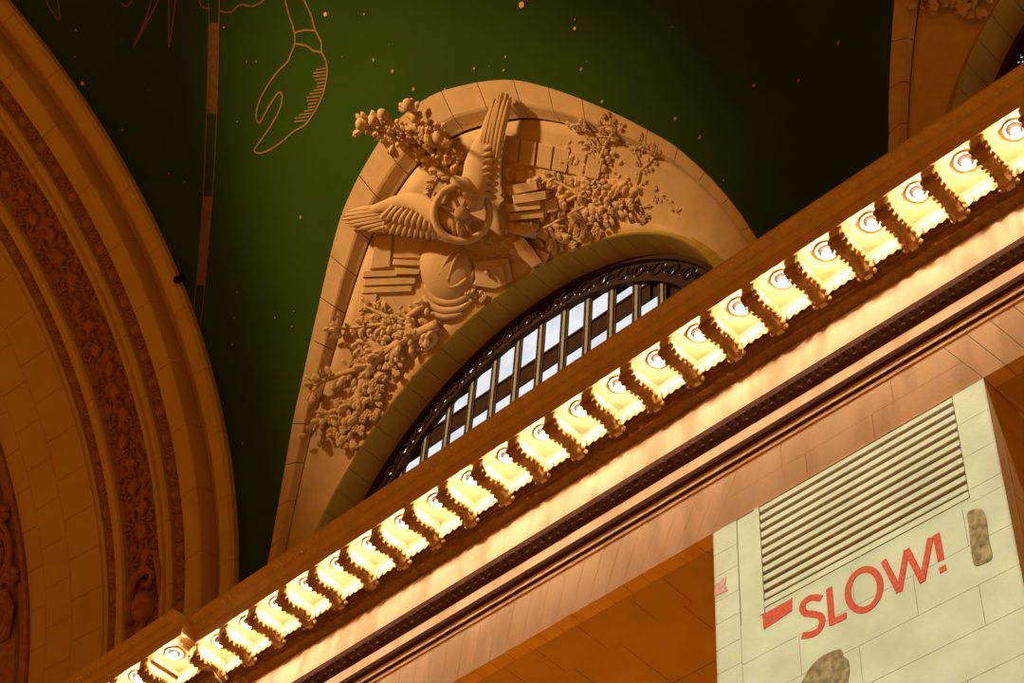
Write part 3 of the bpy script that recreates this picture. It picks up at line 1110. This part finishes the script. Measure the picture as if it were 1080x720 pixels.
lw = 0.12
smooth8 = lambda pts: [c8(*q) for q in smooth_px(pts, 5)]
letter('letter_s', [smooth8([(402, 353), (372, 350), (346, 364), (338, 384), (348, 402), (374, 405), (400, 414), (404, 438), (390, 462), (366, 474), (338, 478)])], lw)
letter('letter_l', [[c8(428, 318), c8(438, 440)], [c8(432, 436), c8(486, 410)]], lw)
oc = [(545 + 54 * math.cos(a) + 6 * math.sin(a), 324 + 66 * math.sin(a) - 18 * math.cos(a)) for a in [2 * math.pi * k / 36 for k in range(37)]]
letter('letter_o', [[c8(*q) for q in oc]], lw)
letter('letter_w', [[c8(610, 226), c8(663, 330)], [c8(663, 332), c8(688, 190)], [c8(688, 190), c8(742, 298)], [c8(740, 298), c8(768, 150)]], lw * 0.92)
letter('exclamation_mark', [[c8(787, 138), c8(803, 226)], [c8(807, 246), c8(811, 264)]], lw)


def plate(name, pts, mat, label, cat, n=None):
    poly = [c8(*q) for q in pts]
    return tag(obj(name, MB().prism_y(poly, YL, YB).me(name), mat), label, cat)


plate('projected_flag', [(205, 408), (304, 353), (304, 394), (209, 458)], RED, 'small red slanted block of projected light before the letter S on the pier', 'marking')
plate('projected_scrawl', [(44, 346), (46, 304), (62, 300), (70, 288), (84, 280), (80, 308), (90, 326)], REDF, 'faint red projected scrawl on the left edge strip of the pier', 'marking')
plate('projected_brown_shape', smooth_px([(890, 75), (900, 60), (938, 54), (955, 90), (962, 150), (975, 215), (950, 235), (916, 244), (905, 200), (898, 130), (890, 75)], 3)[:-1], PATCH,
      'tall mottled brown projected shape right of the word on the pier', 'marking')
plate('projected_head_shape', smooth_px([(325, 660), (340, 628), (365, 585), (400, 550), (440, 530), (468, 524), (476, 545), (492, 560), (496, 600), (490, 640), (480, 690), (400, 700), (325, 660)], 3)[:-1], PATCH,
      'rounded mottled brown projected shape below the word at the bottom edge', 'marking')

# ------------------------------------------------------------------ carved relief on the lunette
XC = XL[0]
_n = 120
_rows = [[lun(-0.97 + 1.94 * i / _n, j / 24, -0.13 if j > 5 else 0.03, XC) for j in range(25)] for i in range(_n + 1)]
_v = [p for r in _rows for p in r]
_f = [(i * 25 + j, i * 25 + j + 1, (i + 1) * 25 + j + 1, (i + 1) * 25 + j) for i in range(_n) for j in range(24)]
BV = BVHTree.FromPolygons(_v, _f)
O0 = Vector((0, 0, 0))


def S(px, py, h=0.0):
    """point h above the carved panel, on the sight line through a surveyed image point; and the panel normal there"""
    d = ray(px, py)
    loc, n, _, dist = BV.ray_cast(O0, d)
    if loc is None:
        q, n, _, _ = BV.find_nearest(d * 44)
        dist = q.length
        loc = d * dist
    if n.dot(d) > 0:
        n = -n
    return d * (dist - h / max(0.35, abs(n.dot(d)))), n


def relief_plate(pts, h0, h1, name, parent, mat=PLASTER):
    """slab with a bevelled top whose outline follows surveyed points"""
    n = len(pts)
    cx, cy = sum(p[0] for p in pts) / n, sum(p[1] for p in pts) / n
    base = [S(x, y, h0)[0] for x, y in pts]
    mid = [S(x, y, h1 - 0.03)[0] for x, y in pts]
    top = [S(x + (cx - x) * 0.07, y + (cy - y) * 0.07, h1)[0] for x, y in pts]
    f = [tuple(range(2 * n, 3 * n))]
    for i in range(n):
        k = (i + 1) % n
        f += [(i, k, n + k, n + i), (n + i, n + k, 2 * n + k, 2 * n + i)]
    return obj(name, mesh(name, base + mid + top, f), mat, parent)


def feather(p0, p1, h0, h1, wd, bow=0.0, lift=0.03, parent=None, name='feather'):
    A, n0 = S(*p0, h0)
    B, n1 = S(*p1, h1)
    n = (n0 + n1).normalized()
    d = (B - A).normalized()
    s = d.cross(n).normalized()
    n = s.cross(d).normalized()
    rows = []
    for k in range(8):
        t = k / 7
        wv = wd * (0.55 + 0.45 * math.sin(min(1, t * 1.6) * math.pi / 2)) * (1 - max(0, (t - 0.72) / 0.28) ** 2 * 0.82)
        c = A.lerp(B, t) + n * (bow * math.sin(math.pi * t))
        rows.append([c - s * wv / 2 - n * 0.05, c - s * wv / 2, c - s * wv * 0.15 + n * lift, c + s * wv * 0.15 + n * lift, c + s * wv / 2, c + s * wv / 2 - n * 0.05])
    m = MB()
    m.grid(rows)
    m.f.append(tuple(range(42, 48)))
    return obj(name, m.me(name, False), PLASTER, parent)


def blob(pts, rads, hs, flat=0.6, n=10, name='body', parent=None, sm=True):
    P, N = [], Vector((0, 0, 0))
    for (x, y), h in zip(pts, hs):
        p, nn = S(x, y, h)
        P.append(p)
        N += nn
    m = MB()
    m.tube(P, rads, n, True, (N.normalized(), flat))
    return obj(name, m.me(name, sm), PLASTER, parent)


# --- winged wheel
RL = root('carved_relief', S(486, 226, 0.0)[0], 'carved relief of a winged wheel, globe and foliage on the middle lunette', 'relief carving', 'lunette reliefs')
C, n0 = S(487, 225, 0.85)
view = -C.normalized()
wn = (n0 * 0.55 + view * 0.6 + Vector((0.35, 0, 0))).normalized()
ex = (S(512, 240, 0.85)[0] - C)
ex = (ex - wn * ex.dot(wn)).normalized()
ey = wn.cross(ex).normalized()
whl = MB()
whl.torus(C, 0.72, 0.10, 36, 8, ex, ey)
whl.torus(C - wn * 0.16, 0.72, 0.08, 36, 8, ex, ey)
WW = obj('wheel', whl.me('wheel', True), PLASTER, RL)
WW['label'] = 'spoked wheel at the centre of the relief'
for k in range(8):
    a = 2 * math.pi * k / 8 + 0.2
    d = ex * math.cos(a) + ey * math.sin(a)
    m = MB()
    m.tube([C - wn * 0.05 + d * 0.1, C - wn * 0.05 + d * 0.64], [0.06, 0.045], 6)
    obj('spoke', m.me('spoke', True), PLASTER, WW)
hub = MB()
M3 = Matrix((ex, ey, wn)).transposed()
hb = MB()
hb.ball((0, 0, 0), 0.2, 0.2, 0.24, 14, 8)
hub.add([C + M3 @ Vector(q) for q in hb.v], hb.f)
obj('hub', hub.me('hub', True), PLASTER, WW)
# axle carrying the wheel out of the panel
m = MB()
m.tube([C, S(492, 232, -0.05)[0]], [0.14, 0.22], 10)
obj('axle', m.me('axle', True), PLASTER, WW)

# left wing
wl = blob([(482, 241), (472, 235), (458, 226), (444, 215), (431, 212), (415, 215), (398, 220), (384, 224)],
          [0.10, 0.20, 0.28, 0.29, 0.24, 0.2, 0.14, 0.07], [1.05, 1.0, 0.9, 0.72, 0.58, 0.46, 0.38, 0.3], 0.55, 12, 'wing', RL)
WW = wl
wl['label'] = 'feathered wing spread to the left'
for i, (tx, ty) in enumerate([(367, 223), (361, 227.5), (360, 231.5), (364, 235.5), (368, 238.5), (377, 242), (388, 244)]):
    feather((434 - i * 1.5, 214 + i * 3.2), (tx, ty), 0.48 - i * 0.02, 0.26, 0.17, 0.06, 0.05, WW)
for i in range(15):
    t = i / 14
    rx, ry = 418 + 66 * t, 221 + 19 * t
    tx = 398 + 92 * t
    ty = 244 + 2.5 * math.sin(t * 3) + 9 * t
    feather((rx, ry), (tx, ty), 0.55 + 0.42 * t, 0.30 + 0.45 * t, 0.155, 0.07, 0.05, WW)
for i in range(14):
    t = i / 13
    rx, ry = 415 + 68 * t, 216 + 18 * t
    feather((rx, ry), (rx - 14 + 18 * t, ry + 15 + 2 * t), 0.66 + 0.45 * t, 0.54 + 0.42 * t, 0.14, 0.05, 0.05, WW, 'covert')
# upright wing
WW = blob([(503, 222), (500, 206), (501, 190), (504, 174), (509, 156), (515, 138), (520, 122)],
     [0.2, 0.34, 0.40, 0.40, 0.33, 0.22, 0.1], [0.8, 0.74, 0.66, 0.55, 0.44, 0.34, 0.28], 0.5, 12, 'wing', RL)
WW['label'] = 'feathered wing pointing up to the border'
for i, (tx, ty) in enumerate([(520, 112), (522, 104), (527, 100), (530, 97.5), (535, 99), (538, 103)]):
    feather((504 + i * 4.0, 164 + i * 0.5), (tx, ty), 0.46, 0.26, 0.2, 0.06, 0.06, WW)
for i in range(11):
    t = i / 10
    feather((512 - 4 * t, 150 + 52 * t), (533 - 9 * t, 132 + 78 * t), 0.44 + 0.16 * t, 0.28 + 0.12 * t, 0.17, 0.05, 0.05, WW)
for i in range(8):
    t = i / 7
    feather((510 - 5 * t, 158 + 46 * t), (523 - 5 * t, 152 + 54 * t), 0.6 + 0.2 * t, 0.42 + 0.18 * t, 0.15, 0.04, 0.05, WW, 'covert')
blob([(478, 190), (490, 193), (503, 207)], [0.13, 0.17, 0.12], [0.8, 0.9, 0.9], 0.9, 8, 'wing_joint', WW)

# --- leaves and blossoms
leafm = MB()
leafm.add([(0, 0, 0), (0.3, -0.27, 0.0), (0.75, -0.26, 0.04), (1, 0, 0.0), (0.75, 0.26, 0.04), (0.3, 0.27, 0.0), (0.3, 0, 0.12), (0.7, 0, 0.16), (0.35, -0.2, -0.12), (0.75, -0.17, -0.12), (0.75, 0.17, -0.12), (0.35, 0.2, -0.12), (1, 0, -0.1)],
          [(0, 1, 6), (1, 2, 7, 6), (2, 3, 7), (3, 4, 7), (4, 5, 6, 7), (5, 0, 6), (1, 8, 9, 2), (2, 9, 12, 3), (3, 12, 10, 4), (4, 10, 11, 5), (0, 8, 1), (0, 5, 11)])
leaf_me = leafm.me('leaf')
bl_ = MB()
for k in range(5):
    a = 2 * math.pi * k / 5
    bl_.ball((0.32 * math.cos(a), 0.32 * math.sin(a), 0), 0.27, 0.27, 0.22, 7, 3, 0.0)
bl_.ball((0, 0, 0.08), 0.17, 0.17, 0.2, 7, 3, 0.0)
blossom_me = bl_.me('blossom', True)


def put(name, me, px, py, h, ang, size, tilt, parent, mat=PLASTER):
    tip = size * 36
    if py > 180 and any(BV.ray_cast(O0, ray(px + k_ * math.cos(ang), py + k_ * math.sin(ang)))[0] is None for k_ in (0, tip)):
        return None
    p, n = S(px, py, h)
    q, _ = S(px + 4 * math.cos(ang), py + 4 * math.sin(ang), h)
    x = (q - p)
    x = (x - n * x.dot(n)).normalized()
    y = n.cross(x)
    M = Matrix.Translation(p) @ Matrix((x, y, n)).transposed().to_4x4() @ Matrix.Rotation(tilt, 4, 'Y') @ Matrix.Scale(size, 4)
    return obj(name, me, mat, parent, M)


def branch(label, stems, seed, leaf=0.3, dens=0.22, spread=7, h=0.12, blossoms=(), bs=0.22, name='carved_branch', rad=0.05):
    r = random.Random(seed)
    m = MB()
    for st in stems:
        pts = smooth_px(st, 4)
        P = [S(x, y, h * 0.7)[0] for x, y in pts]
        m.tube(P, [rad * (1.3 - 0.9 * i / len(P)) for i in range(len(P))], 6)
    B = obj(name, m.me(name, True), PLASTER, RL)
    B['label'] = label
    for st in stems:
        pts = smooth_px(st, 4)
        length = sum(math.dist(a, b) for a, b in zip(pts[:-1], pts[1:]))
        for k in range(int(length * dens)):
            i = r.randrange(len(pts) - 1)
            d = math.atan2(pts[i + 1][1] - pts[i][1], pts[i + 1][0] - pts[i][0])
            a = d + r.choice((-1, 1)) * r.uniform(0.35, 1.25)
            off = r.uniform(0, spread)
            put('leaf', leaf_me, pts[i][0] + off * math.cos(a), pts[i][1] + off * math.sin(a), h * r.uniform(0.5, 1.5), a, leaf * r.uniform(0.75, 1.3), r.uniform(-0.22, 0.12), B)
    for (x, y) in blossoms:
        put('blossom', blossom_me, x, y, h * 1.0, r.uniform(0, 6), bs * r.uniform(0.85, 1.25), r.uniform(-0.3, 0.3), B)
    return B


branch('carved leafy branch with round blossoms overlapping the upper left border', [[(478, 188), (462, 168), (446, 152), (426, 140), (404, 136), (384, 132)], [(446, 152), (438, 132), (432, 114)],
       [(426, 142), (412, 150), (404, 128)], [(470, 176), (462, 152), (456, 140)]], 11, 0.26, 0.5, 9, 0.40,
       [(381, 131), (404, 122), (432, 110), (393, 129), (441, 122), (420, 132), (447, 134), (397, 144), (413, 146), (428, 150), (465, 143), (440, 160), (458, 168), (432, 142), (446, 144), (408, 138)], 0.25, rad=0.07)
for bxp, byp, brr in ((381, 131, .17), (404, 121, .18), (431, 111, .19), (394, 127, .15), (463, 145, .2), (470, 150, .17), (438, 124, .17)):
    blob([(bxp - 2, byp + 2), (bxp, byp), (bxp + 2, byp - 2)], [brr * 0.7, brr, brr * 0.6], [0.42, 0.5, 0.5], 0.9, 10, 'round_bud', RL)
branch('carved hanging cluster of buds behind the wheel, left of the wings', [[(470, 178), (462, 190), (455, 203), (452, 214)], [(476, 180), (478, 172), (484, 160)]], 12, 0.24, 0.5, 7, 0.3,
       [(468, 183), (459, 188), (452, 198), (449, 208), (474, 170), (484, 164)], 0.17)
branch('carved leafy spray reaching up right towards the border', [[(585, 218), (606, 208), (624, 195), (634, 178), (630, 158), (618, 142), (606, 130)], [(632, 172), (640, 150), (650, 134), (636, 130)],
       [(624, 195), (604, 178), (596, 164)], [(612, 206), (596, 196), (578, 188)]], 13, 0.2, 0.5, 9, 0.06,
       [(645, 132), (632, 130), (612, 136), (622, 138), (601, 134), (640, 146), (626, 156), (598, 170)], 0.15)
branch('carved slender spray near the right end of the panel', [[(640, 212), (660, 206), (672, 196), (690, 204), (704, 214), (716, 226)], [(672, 196), (676, 176), (670, 158), (680, 150)], [(676, 180), (690, 166), (694, 152)]], 14,
       0.15, 0.35, 6, 0.02, [(676, 148), (690, 154), (696, 160), (692, 172), (680, 152)], 0.13, rad=0.035)
branch('carved thick foliage massed right of the books', [[(560, 246), (580, 238), (600, 226), (622, 216), (650, 214)], [(600, 228), (618, 236), (636, 232)], [(580, 240), (590, 254), (604, 256)], [(622, 216), (640, 224), (660, 220)]], 15,
       0.25, 0.6, 11, 0.18, [(572, 248), (583, 255), (596, 250), (608, 246), (616, 240), (632, 230), (645, 222), (655, 214), (666, 218), (605, 258), (628, 244), (590, 243), (640, 236)], 0.2)
branch('carved small rosette spray by the right end of the window arch', [[(655, 222), (668, 218), (684, 218)]], 16, 0.16, 0.3, 4, 0.06, [(679, 230), (676, 226), (682, 227), (678, 234)], 0.12, rad=0.03)
LB = []
LB.append(branch('carved branch crossing from the globe towards the left border', [[(452, 318), (436, 330), (418, 340), (392, 343), (362, 346), (348, 342)], [(418, 340), (400, 330), (384, 322)]], 17, 0.22, 0.4, 8, 0.16,
                 [(356, 340), (366, 350), (380, 338), (398, 334)], 0.14, rad=0.08))
LB.append(branch('carved gnarled branch with dense leaves descending along the left side', [[(462, 342), (440, 352), (420, 362), (404, 374), (388, 386), (364, 393), (340, 402), (326, 410)], [(420, 362), (414, 378), (412, 390)],
                  [(440, 352), (426, 344), (408, 352)], [(404, 374), (392, 362), (376, 360)], [(452, 346), (458, 358), (450, 368)]], 18, 0.25, 0.5, 10, 0.2,
                 [(415, 372), (408, 386), (418, 394), (404, 398), (394, 404), (388, 372), (400, 356), (432, 358), (446, 362), (456, 352), (376, 382), (398, 418), (400, 410)], 0.2, rad=0.13))
LB.append(branch('carved drooping branch with curled leaves at the panel foot', [[(392, 384), (384, 400), (378, 416), (366, 430), (350, 434), (336, 446), (328, 460)], [(378, 416), (380, 432), (374, 448), (366, 466)],
                  [(366, 430), (358, 444), (352, 462)], [(384, 400), (394, 412), (390, 428)]], 19, 0.25, 0.48, 9, 0.2,
                 [(382, 442), (376, 452), (362, 452), (372, 466), (364, 470), (380, 430), (388, 436), (356, 424), (346, 440), (360, 404), (372, 424), (394, 440)], 0.2, rad=0.12))

# --- low lumpy carving that fills the ground between the branches
def inside(x, y, poly):
    c = False
    for (xa, ya), (xb, yb) in zip(poly, poly[1:] + poly[:1]):
        if (ya > y) != (yb > y) and x < (xb - xa) * (y - ya) / (yb - ya) + xa:
            c = not c
    return c


def lumps(poly, n, seed, smin, smax, hmax):
    r = random.Random(seed)
    m = MB()
    x0, x1 = min(p[0] for p in poly), max(p[0] for p in poly)
    y0_, y1_ = min(p[1] for p in poly), max(p[1] for p in poly)
    while n:
        x, y = r.uniform(x0, x1), r.uniform(y0_, y1_)
        if not inside(x, y, poly):
            continue
        n -= 1
        p, nn = S(x, y, 0)
        a = r.uniform(0, 3.14)
        ax_ = Vector((math.cos(a), 0.3, math.sin(a)))
        ax_ = (ax_ - nn * ax_.dot(nn)).normalized()
        ay_ = nn.cross(ax_)
        b = MB()
        sx_ = r.uniform(smin, smax)
        b.ball((0, 0, 0), sx_, sx_ * r.uniform(0.35, 0.8), r.uniform(0.3, 1.0) * hmax, 7, 3, 0.0)
        M = Matrix((ax_, ay_, nn)).transposed()
        m.add([p + M @ Vector(q) for q in b.v], b.f)
    o = obj('lumpy_ground', m.me('lumpy_ground', True), PLASTER, RL)
    o['kind'] = 'stuff'


lumps([(532, 172), (600, 190), (640, 182), (676, 200), (664, 222), (620, 238), (585, 262), (560, 250), (535, 236), (530, 205)], 150, 31, 0.08, 0.19, 0.16)
lumps([(384, 316), (446, 326), (464, 344), (440, 372), (415, 396), (396, 416), (376, 462), (350, 470), (342, 440), (352, 405), (366, 376)], 60, 32, 0.06, 0.14, 0.08)
lumps([(398, 140), (452, 126), (478, 150), (484, 184), (462, 192), (440, 168), (412, 160)], 70, 33, 0.07, 0.15, 0.2)
lumps([(596, 132), (650, 128), (650, 150), (664, 190), (640, 200), (600, 176)], 60, 34, 0.05, 0.11, 0.07)
lumps([(500, 250), (545, 246), (545, 272), (510, 276), (496, 268)], 40, 35, 0.06, 0.14, 0.1)

# --- globe with drapery
g0, gn = S(472, 285, 0.0)
gx = (S(482, 280, 0)[0] - g0)
gx = (gx - gn * gx.dot(gn)).normalized()
gy = gn.cross(gx)
G3 = Matrix((gx, gy, gn)).transposed()
gb = MB()
gb.ball((0, 0, 0), 0.78, 0.92, 0.36, 28, 8, 0.0)
m = MB()
m.add([g0 + G3 @ Vector(q) for q in gb.v], gb.f)
GL = obj('globe', m.me('globe', True), PLASTER, RL)
GL['label'] = 'large round globe with swirling drapery folds'
for st, rr_ in (([(452, 262), (446, 282), (454, 302), (472, 310), (492, 304), (500, 284)], 0.1), ([(448, 300), (460, 316), (480, 318), (496, 308), (506, 292)], 0.12),
                ([(446, 312), (462, 326), (482, 326), (496, 318)], 0.11), ([(455, 330), (470, 334), (488, 330)], 0.09)):
    pts = smooth_px(st, 5)
    blob(pts, [rr_ * math.sin(math.pi * (0.12 + 0.76 * i / (len(pts) - 1))) for i in range(len(pts))], [0.1] * len(pts), 0.8, 8, 'fold', GL)
for st in ([(478, 264), (470, 276), (463, 290)], [(484, 266), (478, 278), (472, 296)]):
    blob(smooth_px(st, 4), [0.04] * 9, [0.33] * 9, 0.8, 6, 'meridian_band', GL)
GB = [(462, 270), (468, 262), (480, 258)]
blob(smooth_px([(456, 290), (466, 300), (480, 302), (492, 294)], 4), [0.05] * 13, [0.28] * 13, 0.8, 6, 'meridian_band', GL)


def slab_thing(label, plates, deep=False):
    first = None
    for pts, h, nm in plates:
        o = relief_plate(pts, -0.06, h, nm, first if (deep and first) else RL)
        if first is None:
            first = o
            if label:
                o['label'] = label
    return first


slab_thing(None,
           [([(396, 249), (414, 248), (411, 282), (390, 284)], 0.10, 'tablet'), ([(416, 248), (454, 252), (449, 272), (414, 272)], 0.07, 'tablet'),
            ([(415, 273), (446, 275), (444, 280), (414, 279)], 0.14, 'bar'), ([(383, 286), (420, 285), (419, 291), (382, 292)], 0.12, 'bar'),
            ([(384, 294), (440, 292), (439, 299), (383, 301)], 0.09, 'bar'), ([(382, 303), (436, 301), (435, 307), (381, 309)], 0.07, 'bar'),
            ([(380, 311), (398, 310), (395, 326), (378, 328)], 0.06, 'tablet'), ([(416, 282), (444, 284), (442, 289), (418, 289)], 0.16, 'bar')])
slab_thing(None,
           [([(533 + 17.5 * i, 142 + 4.2 * i), (548.5 + 17.5 * i, 145.5 + 4.2 * i), (546 + 17 * i, 172 + 3.5 * i), (531 + 17 * i, 169 + 3.5 * i)], 0.06 + 0.03 * (i % 2), 'board') for i in range(6)])
bk = [([(533, 196), (566, 191), (568, 200), (536, 206)], 0.30), ([(540, 206), (576, 201), (577, 210), (542, 215)], 0.42), ([(533, 215), (570, 211), (571, 220), (534, 224)], 0.34),
      ([(536, 225), (574, 221), (574, 229), (538, 233)], 0.26), ([(560, 214), (588, 208), (589, 222), (562, 228)], 0.22)]
nms = ['topmost in the pile', 'widest, second in the pile', 'third in the pile', 'lowest in the pile', 'leaning at the right of the pile']
for (pts, h), nmx in zip(bk, nms):
    slab_thing('closed book, %s' % nmx, [(pts, h, 'book'), ([(pts[1][0] * .93 + pts[0][0] * .07, pts[1][1]), (pts[1][0] + 3, pts[1][1] + 1), (pts[2][0] + 3, pts[2][1] - 1), (pts[2][0] * .93 + pts[3][0] * .07, pts[2][1])], h * 0.8, 'page_block')], True)
m_ = slab_thing(None, [([(500, 276), (536, 272), (541, 296), (522, 305), (502, 302)], 0.16, 'flat_case'), ([(524, 280), (530, 279), (534, 300), (528, 302)], 0.26, 'strap')], True)
blob([(513, 287), (514, 288)], [0.07, 0.04], [0.2, 0.3], 1.0, 8, 'knob', m_)
slab_thing(None, [([(541, 256), (552, 250), (562, 262), (572, 276), (562, 283), (548, 270)], 0.34, 'block'), ([(566, 262), (580, 268), (574, 280), (562, 280)], 0.2, 'wedge')])
branch('single rose above the window arch below the globe', [[(490, 312), (497, 312), (504, 314)]], 21, 0.18, 0.4, 4, 0.16, [(500, 312), (508, 316), (505, 309), (511, 312)], 0.15, rad=0.04, name='carved_rose')
hn = blob([(528, 240), (540, 240), (552, 242), (566, 244)], [0.08, 0.14, 0.18, 0.2], [0.2, 0.26, 0.28, 0.26], 0.7, 10, 'horn', RL)
for k in range(4):
    x = 533 + k * 9
    blob([(x, 236 - k * 0.6), (x + 1.5, 241), (x + 1, 246 + k * 0.6)], [0.03, 0.035, 0.03], [0.33, 0.4, 0.33], 0.8, 6, 'flute_ring', hn)

# the same branches on the neighbouring lunette (only their tips show)
R2 = root('carved_relief', RL.location + Vector((BAY, 0, 0)), 'tips of carved branches on the lunette at the top right corner', 'relief carving', 'lunette reliefs')
for rt in LB:
    c = rt.copy()
    COL.objects.link(c)
    c.parent = R2
    c.matrix_parent_inverse = rt.matrix_parent_inverse.copy()
    for ch in [o for o in bpy.data.objects if o.parent == rt]:
        d = ch.copy()
        COL.objects.link(d)
        d.parent = c
        d.matrix_parent_inverse = ch.matrix_parent_inverse.copy()

# ------------------------------------------------------------------ small black spotlight on the end arch
sp0 = on_vault(190, 295, 0.25)
SPT = root('spotlight', sp0, 'small black spotlight fixture clamped to the edge of the end arch', 'spotlight')
d = (on_vault(197, 292, 0.25) - sp0).normalized()
n = Vector((0, YC - sp0.y, ZC - sp0.z)).normalized()
m = MB()
m.tube([sp0 - d * 0.12 + n * 0.1, sp0 - d * 0.04 + n * 0.1, sp0 + d * 0.2 + n * 0.1], [0.07, 0.11, 0.12], 12)
obj('housing', m.me('housing', False), BLACK, SPT)
m = MB()
m.tube([sp0 - n * 0.1 - d * 0.1, sp0 + n * 0.02 - d * 0.08, sp0 + n * 0.1], [0.06, 0.05, 0.04], 8)
obj('bracket', m.me('bracket', False), BLACK, SPT)

for o in bpy.data.objects:
    if '_root' in o:
        del o['_root']
